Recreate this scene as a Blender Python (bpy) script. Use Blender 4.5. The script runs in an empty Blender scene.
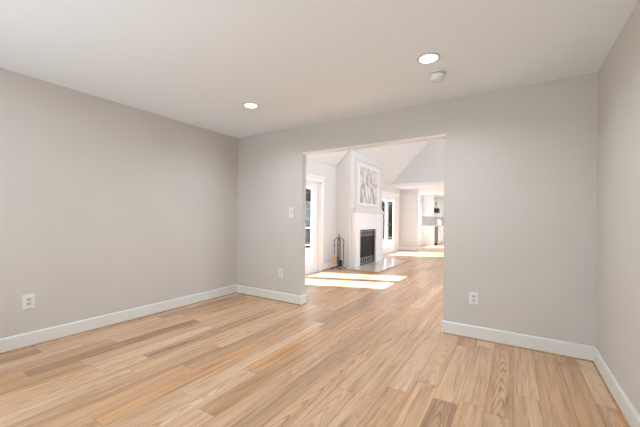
import bpy, bmesh, math, random
from mathutils import Vector, Matrix
random.seed(7)
sc = bpy.context.scene
COL = sc.collection
R = math.radians

# ------------------------------------------------------------------ camera
F_PX, YAW, CAM_H, ROLL, PY = 309.157, .5626, 1.1812, -.0098, 218.81
cam = bpy.data.cameras.new('camera'); cam_o = bpy.data.objects.new('camera', cam); COL.objects.link(cam_o)
cam.sensor_fit = 'HORIZONTAL'; cam.sensor_width = 36
cam.lens = F_PX / 640 * 36
cam.shift_y = (PY - 213.5) / 640
fwd = Vector((-math.sin(YAW), math.cos(YAW), 0)); rt = Vector((math.cos(YAW), math.sin(YAW), 0)); up = Vector((0, 0, 1))
r2 = rt * math.cos(ROLL) - up * math.sin(ROLL); u2 = rt * math.sin(ROLL) + up * math.cos(ROLL)
M = Matrix((r2, u2, -fwd)).transposed().to_4x4(); M.translation = Vector((0, 0, CAM_H))
cam_o.matrix_world = M
cam.clip_start = .02
sc.camera = cam_o

# ------------------------------------------------------------------ world, sun, fill lamps, exposure
sc.view_settings.view_transform = 'Standard'; sc.view_settings.look = 'None'
sc.view_settings.gamma = 1; sc.view_settings.use_curve_mapping = False
sc.view_settings.exposure = 0.0
w = bpy.data.worlds.new('sky'); sc.world = w; w.use_nodes = True
bg = w.node_tree.nodes['Background']; bg.inputs[0].default_value = (.86, .93, 1, 1); bg.inputs[1].default_value = 1.6

def lamp(name, kind, loc, direction, power, color=(1, 1, 1), **kw):
    l = bpy.data.lights.new(name, kind); l.energy = power; l.color = color
    for k, v in kw.items(): setattr(l, k, v)
    o = bpy.data.objects.new(name, l); COL.objects.link(o); o.location = loc
    o.rotation_euler = Vector(direction).to_track_quat('-Z', 'Y').to_euler()
    return o
lamp('sun', 'SUN', (-12, 2, 10), (1, .375, -.965), 27.0, (.97, .91, 1), angle=R(.6))
# added area fills in front of unseen windows put in to carry them
COOL = (.82, .90, 1)
lamp('fill_near_room', 'AREA', (-1.9, -1.17, 1.1), (.2, 1, .22), 31, (.76, .895, 1), shape='RECTANGLE', size=2.4, size_y=1.3, spread=R(140))  # added fill tilted upward, in place of flash bounced off the ceiling
lamp('fill_great_room', 'AREA', (2.45, 5.6, 1.5), (-1, 0, .25), 66, COOL, shape='RECTANGLE', size=2.5, size_y=1.4)  # added fill for the great room from its unseen side
lamp('fill_great_room_far', 'AREA', (2.45, 9.0, 1.5), (-1, 0, .25), 66, COOL, shape='RECTANGLE', size=2.5, size_y=1.4)  # second added fill, farther along the unseen side
lamp('fill_gable', 'AREA', (-.62, 3.60, 3.55), (0, 1, -.15), 54, COOL, shape='RECTANGLE', size=2.3, size_y=1.4)  # added fill from the near side, no known window there
lamp('fill_kitchen', 'AREA', (2.45, 15.5, 1.5), (-1, 0, .1), 130, COOL, shape='RECTANGLE', size=2.9, size_y=1.4)  # added fill to brighten the kitchen from out of view

# ------------------------------------------------------------------ materials
def lin(c):
    c = c / 255
    return c / 12.92 if c <= .04045 else ((c + .055) / 1.055) ** 2.4
def rgb(*c): return (lin(c[0]), lin(c[1]), lin(c[2]), 1)
def mat(name, col, rough=.5, metal=0, noise=0, nscale=30, bump=0, bscale=200, emit=None, spec=.5):
    m = bpy.data.materials.new(name); m.use_nodes = True; nt = m.node_tree; b = nt.nodes['Principled BSDF']
    b.inputs['Base Color'].default_value = rgb(*col); b.inputs['Roughness'].default_value = rough
    b.inputs['Metallic'].default_value = metal; b.inputs['Specular IOR Level'].default_value = spec
    tc = nt.nodes.new('ShaderNodeTexCoord')
    if noise:
        n = nt.nodes.new('ShaderNodeTexNoise'); n.inputs['Scale'].default_value = nscale; n.inputs['Detail'].default_value = 4
        nt.links.new(tc.outputs['Object'], n.inputs['Vector'])
        rmp = nt.nodes.new('ShaderNodeValToRGB')
        rmp.color_ramp.elements[0].position = .3; rmp.color_ramp.elements[1].position = .7
        rmp.color_ramp.elements[0].color = rgb(*[max(0, c * (1 - noise)) for c in col])
        rmp.color_ramp.elements[1].color = rgb(*[min(255, c * (1 + noise)) for c in col])
        nt.links.new(n.outputs['Fac'], rmp.inputs[0]); nt.links.new(rmp.outputs[0], b.inputs['Base Color'])
    if bump:
        n = nt.nodes.new('ShaderNodeTexNoise'); n.inputs['Scale'].default_value = bscale; n.inputs['Detail'].default_value = 2
        nt.links.new(tc.outputs['Object'], n.inputs['Vector'])
        bp = nt.nodes.new('ShaderNodeBump'); bp.inputs['Strength'].default_value = bump; bp.inputs['Distance'].default_value = .001
        nt.links.new(n.outputs['Fac'], bp.inputs['Height']); nt.links.new(bp.outputs[0], b.inputs['Normal'])
    if emit:
        b.inputs['Emission Color'].default_value = rgb(*col); b.inputs['Emission Strength'].default_value = emit
    return m
WALL = mat('greige_wall_paint', (207, 201, 194), .7, noise=.008, nscale=1.5, bump=.15)
CEIL = mat('white_ceiling_paint', (240, 245, 249), .85, bump=.15)
BRIGHTW = mat('pale_wall_paint', (218, 216, 213), .7, noise=.006, nscale=2)
VAULT = mat('vault_ceiling_paint', (224, 225, 224), .85)
TRIM = mat('white_trim_enamel', (226, 226, 221), .35, noise=.01, nscale=6)
MANTEL = mat('white_mantel_enamel', (238, 236, 233), .35)
PANEL = mat('soft_white_panel_paint', (222, 213, 208), .5)
SHOE = mat('oak_shoe_moulding', (178, 140, 100), .45, noise=.12, nscale=40)
PLASTIC = mat('white_plastic', (230, 230, 227), .3)
SLOT = mat('dark_slot', (70, 68, 66), .6)
RECEP = mat('receptacle_plastic', (214, 213, 209), .35)
LENS = mat('lamp_lens', (255, 250, 242), .4, emit=7)
RING = mat('lamp_trim_white', (205, 205, 202), .45)
IRON = mat('dark_wrought_iron', (46, 43, 43), .5, metal=.4, noise=.2, nscale=60)
STEELG = mat('pewter_louvre', (138, 132, 130), .4, metal=.5, noise=.1, nscale=60)
SOOT_AND_SLOT = mat('soot_and_slot_black', (26, 25, 25), .8, noise=.3, nscale=12)
BRISTLE = mat('tan_broom_bristle', (196, 156, 98), .8, noise=.2, nscale=90)
DARKGLASS = mat('smoked_fireplace_glass', (14, 14, 15), .35, spec=.15)
CABINET = mat('white_cabinet_paint', (236, 235, 232), .4)
COUNTER = mat('pale_quartz', (232, 231, 228), .25, noise=.03, nscale=12)
STEEL = mat('brushed_steel', (150, 150, 152), .35, metal=.9, noise=.06, nscale=20)
TILE = mat('grey_tile', (192, 190, 184), .3, noise=.04, nscale=9)
KNOB = mat('dark_knob_metal', (90, 86, 84), .35, metal=.8)
LEAF = mat('plant_leaf', (74, 96, 38), .5, noise=.3, nscale=20)
HEDGE = mat('evergreen_leaf', (46, 54, 36), .7, noise=.5, nscale=5)
BARK = mat('bark', (84, 66, 52), .8, noise=.2, nscale=20)
DECK = mat('weathered_deck_board', (176, 180, 182), .6, noise=.08, nscale=4)
RAILW = mat('white_rail_paint', (235, 236, 236), .5)
RAILD = mat('dark_baluster_metal', (70, 76, 84), .5)
LAWN = mat('winter_lawn', (128, 132, 98), .9, noise=.2, nscale=3)
TERRA = mat('dark_planter', (60, 52, 48), .6)
CLOTH = mat('white_ceramic', (242, 241, 240), .25)

def glass_mat():
    m = bpy.data.materials.new('clear_window_glass'); m.use_nodes = True; nt = m.node_tree; nt.nodes.clear()
    out = nt.nodes.new('ShaderNodeOutputMaterial'); mix = nt.nodes.new('ShaderNodeMixShader')
    t = nt.nodes.new('ShaderNodeBsdfTransparent'); t.inputs[0].default_value = (.96, .98, .98, 1)
    g = nt.nodes.new('ShaderNodeBsdfGlossy'); g.inputs['Roughness'].default_value = .02
    mix.inputs[0].default_value = .02
    nt.links.new(t.outputs[0], mix.inputs[1]); nt.links.new(g.outputs[0], mix.inputs[2])
    nt.links.new(mix.outputs[0], out.inputs[0])
    return m
GLASS = glass_mat()

def oak_floor():
    m = bpy.data.materials.new('oak_plank_floor'); m.use_nodes = True; nt = m.node_tree; b = nt.nodes['Principled BSDF']
    N = nt.nodes.new; Lk = nt.links.new
    def math_(op, a, c=None, d=None):
        n = N('ShaderNodeMath'); n.operation = op
        for i, v in enumerate((a, c, d)):
            if v is None: continue
            if isinstance(v, (int, float)): n.inputs[i].default_value = v
            else: Lk(v, n.inputs[i])
        return n.outputs[0]
    tc = N('ShaderNodeTexCoord'); sp = N('ShaderNodeSeparateXYZ'); Lk(tc.outputs['Object'], sp.inputs[0])
    x, y = sp.outputs[0], sp.outputs[1]
    Wd = .15
    u = math_('DIVIDE', x, Wd); row = math_('FLOOR', u); fu = math_('FRACT', u)
    wn = N('ShaderNodeTexWhiteNoise'); wn.noise_dimensions = '1D'; Lk(row, wn.inputs['W'])
    ln = math_('MULTIPLY_ADD', wn.outputs[0], .8, 1.0)
    wn2 = N('ShaderNodeTexWhiteNoise'); wn2.noise_dimensions = '1D'; Lk(math_('ADD', row, 71.3), wn2.inputs['W'])
    yo = math_('MULTIPLY_ADD', wn2.outputs[0], 9.7, y)
    v = math_('DIVIDE', yo, ln); seg = math_('FLOOR', v); fv = math_('FRACT', v)
    cb = N('ShaderNodeCombineXYZ'); Lk(row, cb.inputs[0]); Lk(seg, cb.inputs[1])
    pid = N('ShaderNodeTexWhiteNoise'); pid.noise_dimensions = '3D'; Lk(cb.outputs[0], pid.inputs['Vector'])
    spc = N('ShaderNodeSeparateColor'); Lk(pid.outputs['Color'], spc.inputs[0])
    # plank tone
    rp = N('ShaderNodeValToRGB'); cr = rp.color_ramp
    stops = [(0, (190, 153, 123)), (.16, (208, 170, 137)), (.36, (226, 190, 157)), (.58, (210, 168, 130)), (.78, (231, 199, 169)), (.92, (220, 170, 120)), (1, (196, 160, 131))]
    cr.elements[0].position = 0; cr.elements[0].color = rgb(*stops[0][1]); cr.elements[1].position = 1; cr.elements[1].color = rgb(*stops[-1][1])
    for p, c in stops[1:-1]:
        e = cr.elements.new(p); e.color = rgb(*c)
    Lk(spc.outputs[0], rp.inputs[0])
    # grain: long streaks with a per-plank offset, plus fine pores
    off = math_('MULTIPLY', spc.outputs[1], 80)
    def streak(sx, sy, det, rough, dist):
        gv = N('ShaderNodeCombineXYZ'); Lk(math_('MULTIPLY_ADD', x, sx, off), gv.inputs[0]); Lk(math_('MULTIPLY_ADD', y, sy, off), gv.inputs[1]); Lk(off, gv.inputs[2])
        n = N('ShaderNodeTexNoise'); n.inputs['Scale'].default_value = 1.0; n.inputs['Detail'].default_value = det; n.inputs['Roughness'].default_value = rough; n.inputs['Distortion'].default_value = dist
        Lk(gv.outputs[0], n.inputs['Vector']); return n
    def ramp(src, p0, c0, p1, c1):
        r = N('ShaderNodeValToRGB'); r.color_ramp.elements[0].position = p0; r.color_ramp.elements[0].color = (*c0, 1)
        r.color_ramp.elements[1].position = p1; r.color_ramp.elements[1].color = (*c1, 1); Lk(src, r.inputs[0]); return r
    gn = streak(17, .75, 5, .6, .9)
    gr = ramp(gn.outputs['Fac'], .3, (.64, .56, .49), .57, (1, 1, 1))
    lo_ = streak(7, .8, 3, .6, 1.5)
    och = ramp(lo_.outputs['Fac'], .56, (1, 1, 1), .68, (.97, .86, .70))
    drk = ramp(lo_.outputs['Fac'], .28, (.66, .57, .50), .40, (1, 1, 1))
    fn = streak(120, 4, 4, .7, .5)
    fr_ = ramp(fn.outputs['Fac'], .34, (.80, .75, .70), .54, (1, 1, 1))
    # cathedral figure: nested arches along the middle of some planks
    wob = streak(9, 2.2, 3, .5, 0)
    cc = math_('ADD', math_('SUBTRACT', fu, .5), math_('MULTIPLY', math_('SUBTRACT', wob.outputs['Fac'], .5), .55))
    ph = math_('ADD', math_('MULTIPLY', math_('ADD', y, math_('MULTIPLY', wob.outputs['Fac'], .25)), 6.0), math_('MULTIPLY', math_('MULTIPLY', cc, cc), 20.0))
    sn = math_('SINE', math_('MULTIPLY', ph, 6.2832))
    wr = ramp(math_('MULTIPLY_ADD', sn, .5, .5), 0, (.68, .58, .49), .55, (1, 1, 1))
    m1 = N('ShaderNodeMix'); m1.data_type = 'RGBA'; m1.blend_type = 'MULTIPLY'; m1.inputs[0].default_value = .9
    def mul(a, b2, f=1.0):
        n = N('ShaderNodeMix'); n.data_type = 'RGBA'; n.blend_type = 'MULTIPLY'; n.inputs[0].default_value = f; Lk(a, n.inputs[6]); Lk(b2, n.inputs[7]); return n.outputs[2]
    base = mul(mul(rp.outputs[0], och.outputs[0], .9), drk.outputs[0], .8)
    Lk(base, m1.inputs[6]); Lk(gr.outputs[0], m1.inputs[7])
    m1b = N('ShaderNodeMix'); m1b.data_type = 'RGBA'; m1b.blend_type = 'MULTIPLY'; m1b.inputs[0].default_value = .9
    Lk(m1.outputs[2], m1b.inputs[6]); Lk(fr_.outputs[0], m1b.inputs[7])
    m2 = N('ShaderNodeMix'); m2.data_type = 'RGBA'; m2.blend_type = 'MULTIPLY'
    amt = math_('MULTIPLY', math_('MAXIMUM', math_('SUBTRACT', spc.outputs[2], .35), 0), 1.3)
    Lk(amt, m2.inputs[0]); Lk(m1b.outputs[2], m2.inputs[6]); Lk(wr.outputs[0], m2.inputs[7])
    # seams
    du = math_('MINIMUM', fu, math_('SUBTRACT', 1, fu)); dv = math_('MULTIPLY', math_('MINIMUM', fv, math_('SUBTRACT', 1, fv)), ln)
    su = math_('LESS_THAN', math_('MULTIPLY', du, Wd), .0011); sv = math_('LESS_THAN', dv, .0013)
    seam = math_('MAXIMUM', su, sv)
    m3 = N('ShaderNodeMix'); m3.data_type = 'RGBA'; m3.blend_type = 'MULTIPLY'; Lk(math_('MULTIPLY', seam, .8), m3.inputs[0])
    Lk(m2.outputs[2], m3.inputs[6]); m3.inputs[7].default_value = (.4, .3, .22, 1)
    Lk(m3.outputs[2], b.inputs['Base Color'])
    Lk(math_('MULTIPLY_ADD', gn.outputs['Fac'], .12, .24), b.inputs['Roughness'])
    bp = N('ShaderNodeBump'); bp.inputs['Strength'].default_value = .25; bp.inputs['Distance'].default_value = .0015
    Lk(math_('SUBTRACT', math_('MULTIPLY', gn.outputs['Fac'], .25), seam), bp.inputs['Height']); Lk(bp.outputs[0], b.inputs['Normal'])
    return m
OAK = oak_floor()

def marble():
    m = mat('hearth_stone', (208, 194, 182), .12, noise=.05, nscale=5); return m
HEARTH = marble()

def painting_mat():
    m = bpy.data.materials.new('painted_canvas'); m.use_nodes = True; nt = m.node_tree; b = nt.nodes['Principled BSDF']
    N = nt.nodes.new; Lk = nt.links.new
    tc = N('ShaderNodeTexCoord'); mp = N('ShaderNodeMapping'); mp.inputs['Scale'].default_value = (1, 2.6, 1.8); Lk(tc.outputs['Object'], mp.inputs[0])
    n1 = N('ShaderNodeTexNoise'); n1.inputs['Scale'].default_value = 1.5; n1.inputs['Detail'].default_value = 5; n1.inputs['Roughness'].default_value = .6; n1.inputs['Distortion'].default_value = 1.2
    Lk(mp.outputs[0], n1.inputs['Vector'])
    r = N('ShaderNodeValToRGB'); cr = r.color_ramp
    cr.elements[0].position = .28; cr.elements[0].color = rgb(104, 96, 98); cr.elements[1].position = .76; cr.elements[1].color = rgb(168, 158, 150)
    for p, c in ((.38, (158, 148, 146)), (.47, (206, 198, 194)), (.57, (230, 224, 218)), (.66, (208, 196, 190))):
        e = cr.elements.new(p); e.color = rgb(*c)
    Lk(n1.outputs['Fac'], r.inputs[0]); Lk(r.outputs[0], b.inputs['Base Color']); b.inputs['Roughness'].default_value = .6
    return m
PAINT = painting_mat()
INK = mat('grey_brush_paint', (164, 154, 151), .6, noise=.2, nscale=15)

# ------------------------------------------------------------------ mesh helpers
def box(bm, lo, hi, bev=0, seg=1):
    lo, hi = Vector(lo), Vector(hi)
    t = bmesh.new(); bmesh.ops.create_cube(t, size=1)
    for v in t.verts: v.co = Vector([lo[i] + (v.co[i] + .5) * (hi[i] - lo[i]) for i in range(3)])
    if bev: bmesh.ops.bevel(t, geom=t.edges[:], offset=bev, segments=seg, profile=.5, affect='EDGES')
    merge(bm, t)
def merge(bm, t):
    me = bpy.data.meshes.new('tmp'); t.to_mesh(me); t.free(); bm.from_mesh(me); bpy.data.meshes.remove(me)
def prism(bm, pts, a, b_, axis=1):
    """extrude polygon pts (2D) along axis from a to b_"""
    def P(p, d):
        if axis == 1: return Vector((p[0], d, p[1]))
        if axis == 0: return Vector((d, p[0], p[1]))
        return Vector((p[0], p[1], d))
    A = [bm.verts.new(P(p, a)) for p in pts]; B = [bm.verts.new(P(p, b_)) for p in pts]
    n = len(pts)
    bm.faces.new(A); bm.faces.new(B[::-1])
    for i in range(n): bm.faces.new((A[i], B[i], B[(i + 1) % n], A[(i + 1) % n]))
def lathe(bm, prof, c, seg=32, axis='Z'):
    """prof: (radius, height) from bottom to top"""
    c = Vector(c); rings = []
    def P(r, h, t):
        q = (r * math.cos(t), r * math.sin(t), h)
        if axis == 'X': q = (h, r * math.cos(t), r * math.sin(t))
        if axis == 'Y': q = (r * math.cos(t), h, r * math.sin(t))
        return c + Vector(q)
    for r, h in prof:
        if r < 1e-6: rings.append([bm.verts.new(P(0, h, 0))])
        else: rings.append([bm.verts.new(P(r, h, 2 * math.pi * i / seg)) for i in range(seg)])
    for a, b_ in zip(rings, rings[1:]):
        for i in range(seg):
            j = (i + 1) % seg
            if len(a) == 1 and len(b_) == 1: continue
            if len(a) == 1: bm.faces.new((a[0], b_[i], b_[j]))
            elif len(b_) == 1: bm.faces.new((a[i], a[j], b_[0]))
            else: bm.faces.new((a[i], a[j], b_[j], b_[i]))
def tube(bm, pts, r, seg=8):
    pts = [Vector(p) for p in pts]; rad = r if isinstance(r, (list, tuple)) else [r] * len(pts); rings = []
    prev = None
    for i, p in enumerate(pts):
        d = (pts[min(i + 1, len(pts) - 1)] - pts[max(i - 1, 0)]).normalized()
        n = (prev if prev is not None else (Vector((1, 0, 0)) if abs(d.x) < .9 else Vector((0, 1, 0))))
        n = (n - d * n.dot(d)).normalized(); prev = n; b2 = d.cross(n)
        rings.append([bm.verts.new(p + (n * math.cos(2 * math.pi * k / seg) + b2 * math.sin(2 * math.pi * k / seg)) * rad[i]) for k in range(seg)])
    for a, b_ in zip(rings, rings[1:]):
        for k in range(seg): bm.faces.new((a[k], a[(k + 1) % seg], b_[(k + 1) % seg], b_[k]))
    bm.faces.new(rings[0][::-1]); bm.faces.new(rings[-1])
def obj(name, bm, m, parent=None, smooth=False):
    bmesh.ops.recalc_face_normals(bm, faces=bm.faces[:])
    me = bpy.data.meshes.new(name); bm.to_mesh(me); bm.free(); me.materials.append(m)
    o = bpy.data.objects.new(name, me); COL.objects.link(o)
    if parent:
        o.parent = parent; pm = parent
        off = Vector((0, 0, 0))
        while pm: off += pm.location; pm = pm.parent
        if off.length: me.transform(Matrix.Translation(-off))     # meshes are written in world coordinates, root sits at the thing's base
    if smooth:
        for p in me.polygons: p.use_smooth = True
        me.set_sharp_from_angle(angle=R(38))
    return o
def thing(name, label, cat, loc=(0, 0, 0), group=None):
    o = bpy.data.objects.new(name, None); COL.objects.link(o); o.location = loc; o.empty_display_size = .1
    return tag(o, label, cat, group)
def tag(o, label, cat, group=None):
    o['label'] = label; o['category'] = cat
    if group: o['group'] = group
    return o
def struct(name, bm, m, parent=None, smooth=False):
    o = obj(name, bm, m, parent, smooth)
    if not parent: o['kind'] = 'structure'
    return o
def B(*boxes, bev=0):
    bm = bmesh.new()
    for lo, hi in boxes: box(bm, lo, hi, bev)
    return bm
def copy_thing(o, loc=None, label=None):
    c = o.copy(); COL.objects.link(c)
    if loc: c.location = loc
    if label: c['label'] = label
    for ch in list(o.children):
        d = ch.copy(); COL.objects.link(d); d.parent = c
        for g in list(ch.children):
            e = g.copy(); COL.objects.link(e); e.parent = d
    return c

# ------------------------------------------------------------------ room shell: near room
XL, XR, YB, YN, H = -3.7176, .5824, 3.4437, -1.2, 2.44
T = .1                                   # partition thickness
OX0, OX1, OZ = -2.47, -.632, 2.062       # opening in the partition
GX, GR, GY = -3.75, 2.5, 10.75            # great room: left wall, right wall, gable
KY0, KY1, KZ = 11.8, 19.6, 2.34          # kitchen
struct('floor', B(((-3.9, -1.4, -.12), (2.7, 19.8, 0))), OAK)
struct('ceiling', B(((XL - .12, YN - .1, H), (XR + .12, YB, H + .1))), CEIL)
struct('wall_left', B(((XL - .12, YN - .1, 0), (XL, YB, H))), WALL)
struct('wall_right', B(((XR, YN - .1, 0), (XR + .12, YB, H))), WALL)
struct('wall_behind', B(((XL, YN - .12, 0), (-3.15, YN, H)), ((-.65, YN - .12, 0), (XR, YN, H)),
                        ((-3.15, YN - .12, 0), (-.65, YN, .4)), ((-3.15, YN - .12, 1.9), (-.65, YN, H))), WALL)
bm = B(((GX - .15, YB, 0), (OX0, YB + T, H)), ((OX1, YB, 0), (2.65, YB + T, H)), ((OX0, YB, OZ + .022), (OX1, YB + T, H)))
struct('wall_front', bm, WALL)
# assumed, unseen window behind the photographer, put in for the near fill
bm = B(((-3.15, YN - .1, .4), (-3.09, YN - .02, 1.9)), ((-.71, YN - .1, .4), (-.65, YN - .02, 1.9)), ((-3.15, YN - .1, .4), (-.65, YN - .02, .46)),
       ((-3.15, YN - .1, 1.84), (-.65, YN - .02, 1.9)), ((-1.93, YN - .1, .4), (-1.87, YN - .02, 1.9)))
w1 = struct('window_1', bm, TRIM); struct('glass_pane', B(((-3.1, YN - .065, .45), (-.7, YN - .06, 1.85))), GLASS, w1)

# header trim board lining the head of the opening
struct('trim_1', B(((OX0 - .0, YB - .006, OZ), (OX1 + .012, YB + T + .006, OZ + .022)), bev=.002), MANTEL)

# baseboards with a thin oak shoe
BH, BT = .128, .016
def base_profile(bm, p0, p1, n):
    """board from p0 to p1 (xy), n = inward normal"""
    p0, p1, n = Vector(p0), Vector(p1), Vector(n)
    prof = [(0, .0), (BT, 0), (BT, BH - .012), (BT - .005, BH - .003), (BT - .008, BH), (0, BH)]
    A = [bm.verts.new((p0.x + n.x * t, p0.y + n.y * t, z)) for t, z in prof]
    C = [bm.verts.new((p1.x + n.x * t, p1.y + n.y * t, z)) for t, z in prof]
    k = len(prof); bm.faces.new(A); bm.faces.new(C[::-1])
    for i in range(k): bm.faces.new((A[i], C[i], C[(i + 1) % k], A[(i + 1) % k]))
def shoe(bm, p0, p1, n, s=.011):
    p0, p1, n = Vector(p0), Vector(p1), Vector(n)
    prof = [(BT, 0), (BT + s, 0), (BT + s * .9, s * .5), (BT + s * .4, s), (BT, s)]
    A = [bm.verts.new((p0.x + n.x * t, p0.y + n.y * t, z)) for t, z in prof]
    C = [bm.verts.new((p1.x + n.x * t, p1.y + n.y * t, z)) for t, z in prof]
    k = len(prof); bm.faces.new(A); bm.faces.new(C[::-1])
    for i in range(k): bm.faces.new((A[i], C[i], C[(i + 1) % k], A[(i + 1) % k]))
def baseboard(name, segs, m=TRIM, sh=True):
    bm = bmesh.new()
    for s in segs: base_profile(bm, *s)
    o = struct(name, bm, m)
    if sh:
        bm = bmesh.new()
        for s in segs: shoe(bm, *s)
        struct('shoe_moulding', bm, SHOE, o)
    return o
baseboard('baseboard_left', [((XL, YN), (XL, YB), (1, 0))])
baseboard('baseboard_right', [((XR, YN), (XR, YB), (-1, 0))])
baseboard('baseboard_front', [((XL, YB), (OX0, YB), (0, -1)), ((OX0, YB - BT), (OX0, YB + T + BT), (1, 0)),
                              ((OX1, YB), (XR, YB), (0, -1)), ((OX1, YB + T + BT), (OX1, YB - BT), (-1, 0))])

# ------------------------------------------------------------------ great room shell
DA = (4.05, 5.96); DB = (9.5, 11.4); DZ = 2.02       # openings of the two glazed double doors
KW = (13.2, 14.62, .36, 2.06)                       # kitchen side window (y0, y1, z0, z1)
W = .16
bm = B(((GX - W, YB + T, 0), (GX, DA[0], 2.45)), ((GX - W, DA[0], DZ), (GX, DA[1], 2.45)), ((GX - W, DA[1], 0), (GX, DB[0], 2.45)),
       ((GX - W, DB[0], DZ), (GX, DB[1], 2.45)), ((GX - W, DB[1], 0), (GX, KY0 + .12, 2.45)))
struct('wall_great_room_left', bm, BRIGHTW)
KX = -3.7
bm = B(((KX - W, KY0 + .12, 0), (KX, KW[0], 2.45)), ((KX - W, KW[0], 0), (KX, KW[1], KW[2])), ((KX - W, KW[0], KW[3]), (KX, KW[1], 2.45)), ((KX - W, KW[1], 0), (KX, KY1, 2.45)))
struct('wall_kitchen_left', bm, BRIGHTW)
struct('wall_kitchen_far', B(((KX - W, KY1, 0), (2.65, KY1 + .12, 2.45))), BRIGHTW)
struct('wall_kitchen_return', B(((GX, KY0, 0), (-3.09, KY0 + .12, KZ))), BRIGHTW)
# unseen right side of great room and kitchen, window openings put in for the fills
RW = [(4.3, 6.9), (7.7, 10.3), (14.0, 17.0)]
bm = bmesh.new(); y = YB + T
for a, b_ in RW:
    box(bm, (GR, y, 0), (GR + .15, a, 2.5)); box(bm, (GR, a, 0), (GR + .15, b_, .75)); box(bm, (GR, a, 2.2), (GR + .15, b_, 2.5)); y = b_
box(bm, (GR, y, 0), (GR + .15, KY1, 2.5))
struct('wall_great_room_right', bm, BRIGHTW)
for i, (a, b_) in enumerate(RW):
    x0, x1 = GR + .04, GR + .1
    m_ = (a + b_) / 2
    wo = struct('window_%d' % (i + 2), B(((x0, a, .75), (x1, a + .06, 2.2)), ((x0, b_ - .06, .75), (x1, b_, 2.2)), ((x0, a, .75), (x1, b_, .81)),
                ((x0, a, 2.14), (x1, b_, 2.2)), ((x0, m_ - .03, .75), (x1, m_ + .03, 2.2))), TRIM)
    struct('glass_pane', B(((GR + .065, a + .05, .8), (GR + .07, b_ - .05, 2.15))), GLASS, wo)
# vaulted ceiling: two slopes from plate to ridge
RX, SL = -.62, 1.05
PZ = 2.455; RZ = PZ + (RX - GX) * SL
bm = bmesh.new()
prism(bm, [(GX - .2, PZ - .2), (RX, RZ), (GR + .2, PZ - .2 + 0), (GR + .2, PZ), (RX, RZ + .15), (GX - .2, PZ)], YB + T, GY + .12)
struct('ceiling_vault', bm, VAULT)
bm = bmesh.new(); prism(bm, [(GX, KZ), (GX, PZ + .05), (RX, RZ + .05), (GR, PZ + .05), (GR, KZ)], GY, GY + .12)
struct('wall_gable', bm, BRIGHTW)
bm = bmesh.new(); ya, yb = YB + .005, YB + T
wx0, wx1, wz0, wz1 = RX - 1.25, RX + 1.25, 2.75, 4.3
def gz(x): return RZ + .1 - abs(x - RX) * (RZ + .1 - H) / ((RX - GX + .15) if x < RX else (GR + .15 - RX))
prism(bm, [(GX - .15, H), (wx0, gz(wx0)), (wx0, H)], ya, yb); prism(bm, [(wx1, H), (wx1, gz(wx1)), (GR + .15, H)], ya, yb)
prism(bm, [(wx0, H), (wx0, wz0), (wx1, wz0), (wx1, H)], ya, yb); prism(bm, [(wx0, wz1), (wx0, gz(wx0)), (RX, RZ + .1), (wx1, gz(wx1)), (wx1, wz1)], ya, yb)
struct('wall_gable_near', bm, BRIGHTW)
wo = struct('window_6', B(((wx0, ya, wz0), (wx0 + .06, yb, wz1)), ((wx1 - .06, ya, wz0), (wx1, yb, wz1)), ((wx0, ya, wz0), (wx1, yb, wz0 + .06)), ((wx0, ya, wz1 - .06), (wx1, yb, wz1)), ((RX - .03, ya, wz0), (RX + .03, yb, wz1))), TRIM)  # invented window, put in as the source of the gable fill
struct('glass_pane', B(((wx0 + .05, ya + .04, wz0 + .05), (wx1 - .05, ya + .046, wz1 - .05))), GLASS, wo)
struct('trim_2', B(((GX, GY - .015, KZ - .006), (GR, GY + .0, KZ + .115)), bev=.003), MANTEL)      # white band under the gable
struct('ceiling_kitchen', B(((GX, GY + .12, KZ), (GR, KY1, KZ + .1)), ((GX, GY, KZ - .006), (GR, GY + .12, KZ))), CEIL)
baseboard('baseboard_great_room_left', [((GX, YB + T), (GX, DA[0] - .13), (1, 0)), ((GX, DA[1] + .13), (GX, 6.68), (1, 0)), ((GX, 8.77), (GX, DB[0] - .13), (1, 0)),
          ((GX, DB[1] + .13), (GX, KY0), (1, 0))], MANTEL)
baseboard('baseboard_kitchen', [((GX, KY0), (-3.09 + BT, KY0), (0, -1)), ((-3.09, KY0 - BT), (-3.09, KY0 + .13), (1, 0))], MANTEL)

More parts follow.
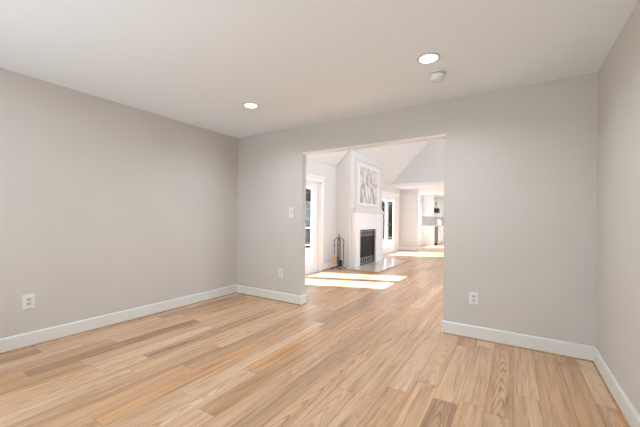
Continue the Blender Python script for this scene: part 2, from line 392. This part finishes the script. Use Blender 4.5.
# glazed double doors
def french_door(n, y0, y1):
    x0, x1 = GX - W, GX
    d = struct('door_%d' % n, B(((x0, y0, 0), (x1, y0 + .04, DZ)), ((x0, y1 - .04, 0), (x1, y1, DZ)), ((x0, y0, DZ - .04), (x1, y1, DZ)), ((x0, y0, 0), (x1 + .02, y1, .03))), MANTEL)
    cs = B(((x1, y0 - .115, 0), (x1 + .02, y0 + .005, DZ + .06)), ((x1, y1 - .005, 0), (x1 + .02, y1 + .115, DZ + .06)), ((x1, y0 - .115, DZ - .01), (x1 + .022, y1 + .115, DZ + .075)),
           ((x1, y0 - .14, DZ + .075), (x1 + .045, y1 + .14, DZ + .11)), bev=.004)
    struct('casing', cs, MANTEL, d)
    mid = (y0 + y1) / 2
    for a, b_, hs in ((y0 + .04, mid, 1), (mid, y1 - .04, -1)):
        xa, xb = x1 - .09, x1 - .045
        st = .115; sa, sb = (.215, st) if hs == 1 else (st, .215)      # the outer stiles are the wider ones
        lf = B(((xa, a, .03), (xb, a + sa, DZ - .04)), ((xa, b_ - sb, .03), (xb, b_, DZ - .04)), ((xa, a + sa, .03), (xb, b_ - sb, .2)), ((xa, a + sa, DZ - .13), (xb, b_ - sb, DZ - .04)), bev=.003)
        leaf = struct('door_leaf', lf, MANTEL, d)
        struct('glass_pane', B(((xa + .02, a + sa - .01, .19), (xa + .026, b_ - sb + .01, DZ - .12))), GLASS, leaf)
    hb = bmesh.new(); tube(hb, [(xb, mid + .05, 1.0), (xb + .05, mid + .05, 1.0), (xb + .05, mid + .16, 1.0)], .009); lathe(hb, [(0, -.0), (.026, 0), (.026, .008), (0, .01)], (xb, mid + .05, 1.0), 16, 'X')
    struct('door_handle', hb, STEEL, d, True)
french_door(1, *DA); french_door(2, *DB)
# kitchen side window
y0, y1, z0, z1 = KW
k = struct('window_5', B(((KX - .1, y0, z0), (KX - .03, y0 + .06, z1)), ((KX - .1, y1 - .06, z0), (KX - .03, y1, z1)), ((KX - .1, y0, z0), (KX - .03, y1, z0 + .06)), ((KX - .1, y0, z1 - .06), (KX - .03, y1, z1)),
    ((KX, y0 - .07, z0 - .07), (KX + .015, y0, z1 + .07)), ((KX, y1, z0 - .07), (KX + .015, y1 + .07, z1 + .07)), ((KX, y0 - .07, z1), (KX + .015, y1 + .07, z1 + .07)), ((KX, y0 - .09, z0 - .05), (KX + .05, y1 + .09, z0))), MANTEL)
struct('glass_pane', B(((KX - .07, y0 + .05, z0 + .05), (KX - .064, y1 - .05, z1 - .05))), GLASS, k)

# ------------------------------------------------------------------ outside
struct('ground', B(((-60, -20, -.6), (GX - W - .02, 60, -.5))), LAWN)
struct('deck', B(((-7.4, 2.0, -.5), (GX - W, 17.5, -.06))), DECK)
rail = thing('deck_railing', 'white deck railing with dark balusters seen through the glazed doors', 'railing', (-7.2, 2.1, -.06))
obj('top_rail', B(((-7.26, 2.1, .78), (-7.14, 17.4, .84)), bev=.006), RAILW, rail)
obj('bottom_rail', B(((-7.23, 2.1, .08), (-7.17, 17.4, .13))), RAILW, rail)
for y in (2.15, 5.15, 8.2, 11.25, 14.3, 17.35):
    obj('post', B(((-7.26, y - .05, -.06), (-7.14, y + .05, .92)), bev=.006), RAILW, rail)
bm = bmesh.new(); y = 2.3
while y < 17.3:
    box(bm, (-7.21, y - .011, .1), (-7.19, y + .011, .8)); y += .105
bl = obj('baluster', bm, RAILD, rail); bl['kind'] = 'stuff'
def shrub(c, rx, ry, h, label, n=5200):
    t = thing('evergreen_tree', label, 'tree', (c[0], c[1], -.5), 'evergreens beyond the deck')
    bm = bmesh.new(); rng = random.Random(int(c[1] * 10))
    for i in range(n):
        a = rng.uniform(0, 2 * math.pi); z = rng.uniform(0, 1); rr = math.sqrt(max(0, 1 - (2 * z - .9) ** 2 / 1.25)) * rng.uniform(.6, 1.03)
        p = Vector((c[0] + rx * rr * math.cos(a), c[1] + ry * rr * math.sin(a), -.35 + (h + .35) * z))
        s = rng.uniform(.08, .2)
        d1 = Vector((rng.uniform(-1, 1), rng.uniform(-1, 1), rng.uniform(-1, 1))).normalized(); d2 = d1.orthogonal().normalized()
        vs = [bm.verts.new(p + d1 * s), bm.verts.new(p + d2 * s * .45), bm.verts.new(p - d1 * s), bm.verts.new(p - d2 * s * .45)]
        bm.faces.new(vs)
    me = bpy.data.meshes.new('foliage'); bm.to_mesh(me); bm.free(); me.materials.append(HEDGE); me.transform(Matrix.Translation(-Vector(t.location)))
    o = bpy.data.objects.new('foliage', me); COL.objects.link(o); o.parent = t
    bm = bmesh.new(); tube(bm, [(c[0], c[1], -.5), (c[0], c[1], h * .8)], [.12, .03]); obj('trunk', bm, BARK, t, True)
for c, rx, ry, h, lab in [((-10.0, 11.4), 1.3, 1.45, 2.8, 'dark evergreen left of the one seen in the nearer glazed door'),
                          ((-10.0, 14.9), 1.3, 1.5, 2.8, 'dark evergreen filling the glass of the nearer glazed door'),
                          ((-10.4, 26.1), 1.5, 1.6, 2.8, 'dark evergreen behind the left pane of the far glazed door'),
                          ((-10.4, 29.7), 1.5, 1.6, 2.85, 'grey green evergreen behind the right pane of the far glazed door'),
                          ((-10.6, 33.3), 1.6, 1.6, 2.8, 'farthest evergreen beyond the far glazed door')]:
    shrub(c, rx, ry, h, lab)

# ------------------------------------------------------------------ fireplace
BX, BY0, BY1 = -3.355, 6.68, 8.77
fp = thing('fireplace', 'white fireplace with tall chimney breast and black insert, by the tool set', 'fireplace', (GX + .2, 7.7, 0))
IY0, IY1, IZ = 7.03, 8.07, .915
bm = bmesh.new()
def roofz(x): return PZ + (x - GX) * SL - .002
prism(bm, [(GX + .001, IZ + .02), (BX, IZ + .02), (BX, roofz(BX)), (GX + .001, roofz(GX + .001))], BY0, BY1)
box(bm, (GX + .001, BY0, 0), (BX, IY0, IZ + .02)); box(bm, (GX + .001, IY1, 0), (BX, BY1, IZ + .02))
obj('chimney_breast', bm, BRIGHTW, fp)
SX = BX + .1
bm = B(((BX, 6.775, 0), (SX, IY0, 1.34)), ((BX, IY1, 0), (SX, 8.62, 1.34)), ((BX, IY0, IZ), (SX, IY1, 1.34)), bev=.004)
sur = obj('surround', bm, MANTEL, fp)
# raised moulding on the surround, plinth blocks
obj('surround_moulding', B(((SX, 6.80, 1.2), (SX + .014, 8.6, 1.235)), ((SX, 6.80, .0), (SX + .014, 6.87, 1.2)), ((SX, 8.53, 0), (SX + .014, 8.6, 1.2)), ((SX, IY0 - .03, 0), (SX + .01, IY0, IZ + .03)),
      ((SX, IY1, 0), (SX + .01, IY1 + .03, IZ + .03)), ((SX, IY0 - .03, IZ), (SX + .01, IY1 + .03, IZ + .03)), bev=.003), MANTEL, sur)
bm = bmesh.new()
lo = [(BX, 6.745), (SX + .03, 6.745), (SX + .03, 8.65), (BX, 8.65)]; hi = [(BX, 6.93), (BX + .025, 6.93), (BX + .025, 8.66), (BX, 8.66)]
rings = [[bm.verts.new((x, y, z)) for x, y in pts] for pts, z in ((lo, 1.34), (lo, 1.365), (hi, 1.5))]
for a, b_ in zip(rings, rings[1:]):
    for i in range(4): bm.faces.new((a[i], a[(i + 1) % 4], b_[(i + 1) % 4], b_[i]))
bm.faces.new(rings[0][::-1]); bm.faces.new(rings[-1])
obj('mantel_shelf', bm, PANEL, fp)
# panel moulding framing the overmantel
PY0, PY1, PZ0, PZ1 = 6.925, 8.69, 1.5, 2.70
bm = bmesh.new(); wd = .03
for lo, hi in (((BX, PY0, PZ0), (BX + .022, PY0 + wd, PZ1)), ((BX, PY1 - wd, PZ0), (BX + .022, PY1, PZ1)), ((BX, PY0 - .001, PZ1 - wd), (BX + .024, PY1 + .001, PZ1 + .001)), ((BX, PY0 - .001, PZ0 + .001), (BX + .024, PY1 + .001, PZ0 + wd))):
    box(bm, lo, hi, .004)
op = obj('overmantel_panel', B(((BX, PY0 + wd, PZ0 + wd), (BX + .006, PY1 - wd, PZ1 - wd))), PANEL, fp)
obj('panel_moulding', bm, PANEL, op)
# firebox and insert
bm = B(((BX - .38, IY0, 0), (BX - .36, IY1, IZ)), ((BX - .38, IY0, 0), (BX + .03, IY0 + .012, IZ)), ((BX - .38, IY1 - .012, 0), (BX + .03, IY1, IZ)), ((BX - .38, IY0, IZ - .012), (BX + .03, IY1, IZ)), ((BX - .38, IY0, 0), (BX + .03, IY1, .012)))
obj('firebox', bm, SOOT_AND_SLOT, fp)
FX = BX + .04
ins = obj('insert_frame', B(((FX, IY0, 0), (FX + .03, IY0 + .06, IZ)), ((FX, IY1 - .06, 0), (FX + .03, IY1, IZ)), ((FX, IY0 + .06, IZ - .03), (FX + .03, IY1 - .06, IZ)), ((FX, IY0 + .06, 0), (FX + .03, IY1 - .06, .035)), bev=.003), IRON, fp)
def grille(z0, z1):
    bm = B(((FX, IY0 + .06, z0), (FX + .012, IY1 - .06, z0 + .02)), ((FX, IY0 + .06, z1 - .02), (FX + .012, IY1 - .06, z1)), bev=.002)
    n = 8; a, b_ = IY0 + .06, IY1 - .06
    for i in range(n + 1):
        y = a + (b_ - a) * i / n
        box(bm, (FX + .002, y - .02, z0 + .01), (FX + .014, y + .02, z1 - .01), .003)
    g = obj('louvre_grille', bm, STEELG, fp)
    obj('slot_backing', B(((FX - .012, a, z0), (FX - .004, b_, z1))), SOOT_AND_SLOT, g)  # black sheet added behind the louvres, shade of the gaps put into colour
grille(IZ - .165, IZ - .03); grille(.035, .19)
for i in range(4):
    a = IY0 + .06 + (IY1 - IY0 - .12) * i / 4; b_ = a + (IY1 - IY0 - .12) / 4
    d = obj('glass_door', B(((FX + .002, a + .004, .19), (FX + .012, a + .016, IZ - .165)), ((FX + .002, b_ - .016, .19), (FX + .012, b_ - .004, IZ - .165)), ((FX + .002, a + .004, .19), (FX + .012, b_ - .004, .205)),
             ((FX + .002, a + .004, IZ - .18), (FX + .012, b_ - .004, IZ - .165))), IRON, fp)
    obj('smoked_pane', B(((FX + .004, a + .012, .2), (FX + .008, b_ - .012, IZ - .17))), DARKGLASS, d)
hearth = obj('hearth', B(((-3.60, 6.45, .001), (BX, BY0, .014)), ((BX, 6.45, .001), (-2.56, 8.95, .014))), HEARTH, fp)
obj('hearth_border', B(((-2.56, 6.43, .001), (-2.535, 8.97, .016)), ((-3.60, 6.43, .001), (-2.56, 6.45, .016)), ((BX, 8.95, .001), (-2.56, 8.97, .016))), SHOE, fp)

# framed picture on the overmantel
pc = thing('framed_picture', 'pale framed abstract picture with grey strokes hanging above the mantel', 'picture', (BX + .006, 7.75, 2.06))
px = BX + .006
a0, a1, c0, c1 = 7.05, 8.45, 1.535, 2.60
obj('frame', B(((px, a0, c0), (px + .03, a0 + .03, c1)), ((px, a1 - .03, c0), (px + .03, a1, c1)), ((px, a0 - .001, c0 - .001), (px + .031, a1 + .001, c0 + .03)), ((px, a0 - .001, c1 - .03), (px + .031, a1 + .001, c1 + .001)), bev=.004), MANTEL, pc)
obj('mat_board', B(((px, a0 + .028, c0 + .028), (px + .012, a1 - .028, c1 - .028))), mat('cream_mat_board', (236, 230, 218), .7), pc)
cv = obj('canvas', B(((px + .012, 7.18, 1.60), (px + .02, 8.33, 2.53))), PAINT, pc)
rng = random.Random(3); bm = bmesh.new()
def stroke(pts, r): tube(bm, [(px + .0205, y, z) for y, z in pts], r, 6)
stroke([(7.58, 2.05), (7.62, 2.26), (7.72, 2.42), (7.8, 2.44), (7.88, 2.3), (7.93, 2.1), (7.98, 1.98)], .014)
for y, z, dy, dz in [(7.3, 2.45, .02, -.25), (7.35, 1.85, -.03, -.2), (7.47, 1.9, .02, -.14), (7.7, 1.85, .03, -.22), (7.86, 1.83, -.02, -.18), (8.12, 2.42, .03, -.28), (8.2, 1.9, .02, -.24), (8.05, 1.78, -.04, -.14), (7.52, 1.75, .06, -.1), (7.26, 1.72, .1, -.06), (8.26, 2.2, -.05, -.14), (7.95, 2.2, .1, -.1)]:
    stroke([(y, z), (y + dy * .4 + .015, z + dz * .5), (y + dy, z + dz)], [.008, .02, .01])
for v in bm.verts: v.co.x = px + .02 + (v.co.x - px - .0205) * .08 + .0008
obj('brush_strokes', bm, INK, cv)

# fireplace tools
TX, TY = -3.50, 6.40
st = thing('fireplace_tool_stand', 'black iron tool stand with curled feet on the floor left of the fireplace', 'tool stand', (TX, TY, 0))
bm = bmesh.new(); tube(bm, [(TX, TY, .06), (TX, TY, .77)], .012); lathe(bm, [(0, 0), (.013, .006), (.017, .02), (.010, .036), (.013, .044), (0, .068)], (TX, TY, .765), 12)
lathe(bm, [(0, 0), (.02, .0), (.022, .02), (.01, .04), (0, .042)], (TX, TY, .045), 12)
obj('post', bm, IRON, st, True)
for k in range(4):
    a = R(45 + 90 * k); c, s = math.cos(a), math.sin(a)
    def q(r, z): return (TX + c * r, TY + s * r, z)
    bm = bmesh.new(); tube(bm, [q(.0, .06), q(.04, .075), q(.09, .06), q(.125, .03), q(.15, .009), q(.172, .012), q(.178, .03), q(.165, .042), q(.155, .034)], .009); obj('foot', bm, IRON, st, True)
    bm = bmesh.new(); tube(bm, [q(.0, .72), q(.05, .735), q(.085, .715), q(.105, .68), q(.113, .665), q(.125, .672), q(.125, .688)], .008); obj('hook', bm, IRON, st, True)
def tool(name, label, k, head, mat_head, headname):
    a = R(45 + 90 * k); x, y = TX + math.cos(a) * .112, TY + math.sin(a) * .112
    t = thing(name, label, 'fireplace tool', (x, y, .1))
    bm = bmesh.new(); tube(bm, [(x, y, .12), (x, y, .60)], .008)
    lp = [(x, y + .0, .60)] + [(x + .018 * math.sin(u) * math.cos(a), y + .018 * math.sin(u) * math.sin(a), .632 - .03 * math.cos(u)) for u in [i * math.pi / 6 for i in range(1, 12)]]
    tube(bm, lp, .005, 6); lathe(bm, [(0, -.1), (.006, -.1), (.011, -.06), (.011, -.02), (.006, 0), (0, 0)], (x, y, .60), 10)
    obj('handle', bm, IRON, t, True)
    bm = bmesh.new(); head(bm, x, y); obj(headname, bm, mat_head, t, True)
def h_brush(bm, x, y):
    lathe(bm, [(0, 0), (.045, 0), (.05, .02), (.042, .12), (.024, .2), (.014, .235), (0, .235)], (x, y, .13), 14)
def h_shovel(bm, x, y):
    prism(bm, [(x - .05, .09), (x + .05, .09), (x + .055, .2), (x + .03, .235), (x - .03, .235), (x - .055, .2)], y - .004, y + .004)
def h_poker(bm, x, y):
    tube(bm, [(x, y, .14), (x, y, .07)], [.006, .002]); tube(bm, [(x, y, .13), (x + .02, y, .12), (x + .03, y, .145)], [.006, .005, .002])
def h_tongs(bm, x, y):
    tube(bm, [(x, y, .3), (x + .02, y, .25), (x + .022, y, .14), (x + .004, y, .1)], .005); tube(bm, [(x, y, .3), (x - .02, y, .25), (x - .022, y, .14), (x - .004, y, .1)], .005)
tool('hearth_broom', 'hearth broom with tan bristles hanging on the left of the tool stand', 2, h_brush, BRISTLE, 'bristles')
tool('ash_shovel', 'black iron ash shovel with flat blade on the tool stand', 3, h_shovel, IRON, 'blade')
tool('fire_poker', 'black iron poker with hooked tip on the right of the tool stand', 0, h_poker, IRON, 'tip')
tool('fire_tongs', 'black iron tongs hanging at the back of the tool stand', 1, h_tongs, IRON, 'tongs_arms')

# ------------------------------------------------------------------ kitchen
CY0, CF = 14.9, -3.15
def shaker(bm, x, y0, y1, z0, z1):
    box(bm, (x, y0 + .004, z0 + .004), (x + .014, y1 - .004, z1 - .004), .002)
    for lo, hi in (((x + .014, y0 + .004, z0 + .004), (x + .02, y0 + .06, z1 - .004)), ((x + .014, y1 - .06, z0 + .004), (x + .02, y1 - .004, z1 - .004)), ((x + .014, y0 + .06, z0 + .004), (x + .02, y1 - .06, z0 + .06)), ((x + .014, y0 + .06, z1 - .06), (x + .02, y1 - .06, z1 - .004))):
        box(bm, lo, hi)
def knob(x, y, z, par):
    bm = bmesh.new(); lathe(bm, [(0, 0), (.006, 0), (.006, .014), (.015, .02), (.013, .028), (0, .03)], (x, y, z), 12, 'X'); obj('knob', bm, KNOB, par, True)
endp = tag(obj('cabinet_end_panel', B(((KX, CY0, 0), (CF, CY0 + .03, .875)), bev=.002), CABINET), 'white end panel closing the near end of the base cabinets', 'cabinet panel')
dw = thing('dishwasher', 'stainless steel dishwasher beside the white end panel under the counter', 'dishwasher', (-3.4, 15.3, 0))
obj('body', B(((KX + .02, CY0 + .035, .0), (CF - .02, 15.69, .865))), STEEL, dw)
obj('door', B(((CF - .02, CY0 + .04, .1), (CF + .012, 15.685, .86)), bev=.006), STEEL, dw)
bm = bmesh.new(); tube(bm, [(CF + .012, CY0 + .1, .78), (CF + .045, CY0 + .1, .78), (CF + .045, 15.62, .78), (CF + .012, 15.62, .78)], .009); obj('handle', bm, STEEL, dw, True)
obj('kick_plate', B(((CF - .02, CY0 + .04, .0), (CF - .008, 15.685, .095))), IRON, dw)
def base_cab(y0, y1, label):
    t = thing('base_cabinet', label, 'cabinet', (-3.4, (y0 + y1) / 2, 0), 'white base cabinets along the kitchen wall')
    obj('body', B(((KX + .002, y0, .1), (CF - .02, y1, .875)), ((KX + .002, y0, 0), (CF - .07, y1, .1))), CABINET, t)
    bm = bmesh.new(); shaker(bm, CF - .02, y0, y1, .69, .87); d = obj('drawer', bm, CABINET, t); knob(CF, (y0 + y1) / 2, .78, d)
    m_ = (y0 + y1) / 2
    for a, b_, ky in ((y0, m_, m_ - .05), (m_, y1, m_ + .05)):
        bm = bmesh.new(); shaker(bm, CF - .02, a, b_, .1, .685); d = obj('door', bm, CABINET, t); knob(CF, ky, .6, d)
base_cab(15.70, 16.6, 'white shaker base cabinet next to the steel dishwasher')
base_cab(16.605, 17.5, 'white shaker base cabinet second from the dishwasher')
base_cab(17.505, 18.4, 'farthest white shaker base cabinet on the left kitchen wall')
tag(obj('countertop', B(((KX, CY0 - .02, .876), (CF + .03, 18.42, .91)), bev=.004), COUNTER), 'pale stone countertop running over the base cabinets', 'countertop')
tag(obj('backsplash', B(((KX + .001, CY0 - .02, .911), (KX + .013, 18.42, 1.35))), TILE), 'grey tile backsplash on the wall above the countertop', 'backsplash')
def upper(y0, y1, label):
    t = thing('wall_cabinet', label, 'cabinet', (-3.5, (y0 + y1) / 2, 1.35), 'white wall cabinets')
    obj('body', B(((KX, y0, 1.352), (-3.34, y1, 2.27)), ((KX, y0 - .015, 2.27), (-3.31, y1 + .015, 2.338))), CABINET, t)
    m_ = (y0 + y1) / 2
    for a, b_, ky in ((y0, m_, m_ - .05), (m_, y1, m_ + .05)):
        bm = bmesh.new(); shaker(bm, -3.34, a, b_, 1.352, 2.26); d = obj('door', bm, CABINET, t); knob(-3.32, ky, 1.45, d)
upper(CY0, 15.6, 'white wall cabinet above the steel dishwasher'); upper(17.3, 18.3, 'white wall cabinet farther along, past the hanging plant')
# hanging planter
hx, hy = -3.40, 16.45
hp = thing('hanging_planter', 'small dark hanging pot with a green plant above the kitchen counter', 'plant', (hx, hy, 1.5))
bm = bmesh.new(); lathe(bm, [(0, 0), (.06, 0), (.085, .1), (.09, .11), (0, .1)], (hx, hy, 1.62), 16); obj('pot', bm, TERRA, hp, True)
bm = bmesh.new()
for k in range(3):
    a = k * 2.094; tube(bm, [(hx + .085 * math.cos(a), hy + .085 * math.sin(a), 1.72), (hx, hy, 2.02)], .004, 6)
tube(bm, [(hx, hy, 2.02), (hx, hy, 2.34)], .004, 6); lathe(bm, [(0, 0), (.03, .01), (.035, .04), (.02, .075), (0, .08)], (hx, hy, 1.98), 12); obj('hanger', bm, IRON, hp, True)
bm = bmesh.new(); rng = random.Random(5)
for i in range(170):
    a = rng.uniform(0, 6.28); el = rng.uniform(-.9, 1.2); rr = rng.uniform(.05, .17)
    p = Vector((hx + rr * math.cos(a), hy + rr * math.sin(a), 1.70 + .12 * math.sin(el) - rr * .5)); d1 = Vector((math.cos(a), math.sin(a), rng.uniform(-1, .5))).normalized() * rng.uniform(.04, .07); d2 = d1.orthogonal().normalized() * .022
    bm.faces.new([bm.verts.new(v) for v in (p - d1, p + d2, p + d1, p - d2)])
me = bpy.data.meshes.new('foliage'); bm.to_mesh(me); bm.free(); me.materials.append(LEAF); me.transform(Matrix.Translation(-Vector(hp.location)))
fo = bpy.data.objects.new('foliage', me); COL.objects.link(fo); fo.parent = hp
# white lidded canister
cx, cy = -3.26, 16.35
cn = thing('canister', 'white rounded canister on the kitchen counter under the hanging plant', 'canister', (cx, cy, .91))
bm = bmesh.new(); lathe(bm, [(0, 0), (.12, 0), (.148, .03), (.155, .13), (.13, .22), (.12, .23), (0, .23)], (cx, cy, .911), 28); obj('body', bm, CLOTH, cn, True)
bm = bmesh.new(); lathe(bm, [(0, 0), (.125, 0), (.12, .03), (.05, .06), (.02, .065), (.026, .09), (0, .1)], (cx, cy, 1.142), 28); obj('lid', bm, CLOTH, cn, True)

# ------------------------------------------------------------------ recessed lights, detector, plates
def downlight(x, y, z, label, power=0, r=.066):
    t = thing('recessed_light', label, 'ceiling light', (x, y, z), 'recessed ceiling lights')
    bm = bmesh.new(); lathe(bm, [(r, -.001), (r + .004, -.006), (r + .018, -.006), (r + .022, 0), (r, 0)], (x, y, z), 40); obj('trim_ring', bm, RING, t, True)
    bm = bmesh.new(); lathe(bm, [(0, -.004), (r * .8, -.004), (r + .001, -.002), (r + .001, 0), (0, 0)], (x, y, z), 40); obj('lens', bm, LENS, t, True)
    if power:
        l = lamp('can_or_fill_lamp', 'AREA', (x, y, z - .012), (0, 0, -1), power, (.82, .92, 1), shape='DISK', size=r * 1.7, spread=R(150))
    return t
downlight(-2.506, 2.505, H, 'smaller, farther recessed ceiling light on the left', 10.5)
downlight(-.581, 2.485, H, 'nearer recessed ceiling light beside the smoke detector', 10.5)
for x, y in ((-2.506, .3), (-.581, .3)): lamp('can_or_fill_lamp', 'AREA', (x, y, H - .012), (0, 0, -1), 10, (.82, .92, 1), shape='DISK', size=.12)
downlight(-2.9, 12.3, KZ, 'tiny recessed light in the distant kitchen ceiling', 14, .045)
for x, y in ((-1.0, 13.5), (-2.2, 16.4)): lamp('can_or_fill_lamp', 'AREA', (x, y, KZ - .012), (0, 0, -1), 25, (1, .95, .9), shape='DISK', size=.14)  # added lamps to brighten the kitchen, unseen and without fixtures

sx, sy = -.572, 2.775
sd = thing('smoke_detector', 'round white smoke detector on the ceiling beside the nearer recessed light', 'smoke detector', (sx, sy, H))
bm = bmesh.new(); lathe(bm, [(0, 0), (.066, 0), (.068, -.004), (.066, -.012), (.05, -.013), (0, -.013)], (sx, sy, H), 36); obj('base_plate', bm, PLASTIC, sd, True)
bm = bmesh.new(); lathe(bm, [(.046, -.012), (.046, -.018), (0, -.018)], (sx, sy, H), 36); obj('vent_gap', bm, SLOT, sd, True)
bm = bmesh.new(); lathe(bm, [(0, -.018), (.058, -.018), (.061, -.03), (.057, -.052), (.045, -.066), (.02, -.071), (0, -.071)], (sx, sy, H), 36); obj('cover', bm, PLASTIC, sd, True)
bm = bmesh.new(); lathe(bm, [(0, 0), (.009, 0), (.009, -.004), (0, -.004)], (sx - .02, sy - .01, H - .070), 12); obj('test_button', bm, RECEP, sd, True)

def plate(c, n, w_, h_, label, kind):
    """c = centre on the wall, n = inward normal axis string"""
    c = Vector(c)
    def W3(a, b_, d):       # a along wall, b up, d off the wall
        return (c.x + a, c.y - d, c.z + b_) if n == '-y' else (c.x + d, c.y + a, c.z + b_)
    def bx(a0, a1, b0, b1, d0, d1, bev=0):
        p, q = W3(a0, b0, d0), W3(a1, b1, d1); bm = bmesh.new(); box(bm, [min(p[i], q[i]) for i in range(3)], [max(p[i], q[i]) for i in range(3)], bev); return bm
    t = thing('wall_outlet' if kind == 'o' else 'light_switch', label, 'outlet' if kind == 'o' else 'light switch', c, 'white wall outlets' if kind == 'o' else None)
    obj('faceplate', bx(-w_ / 2, w_ / 2, -h_ / 2, h_ / 2, 0, .006, .002), PLASTIC, t)
    if kind == 'o':
        for s in (-1, 1):
            r_ = obj('receptacle', bx(-.017, .017, s * .02 - .014, s * .02 + .014, .006, .0085, .001), RECEP, t)
            bm = bmesh.new()
            for a in (-.007, .007): merge(bm, bx(a - .0016, a + .0016, s * .02 - .003, s * .02 + .008, .0082, .0092))
            merge(bm, bx(-.0025, .0025, s * .02 - .0105, s * .02 - .0055, .0082, .0092)); obj('slots', bm, SLOT, r_)
    else:
        obj('rocker', bx(-.016, .016, -.033, .033, .006, .011, .002), RECEP, t)
plate((XL, .965, .408), '+x', .09, .132, 'white outlet low on the left wall above its long baseboard', 'o')
plate((-2.827, YB, .402), '-y', .08, .125, 'white outlet below the light switch, left of the opening', 'o')
plate((-.343, YB, .40), '-y', .086, .122, 'white outlet on the wall right of the opening', 'o')
plate((-2.65, YB, 1.266), '-y', .075, .14, 'white rocker light switch beside the left edge of the opening', 's')
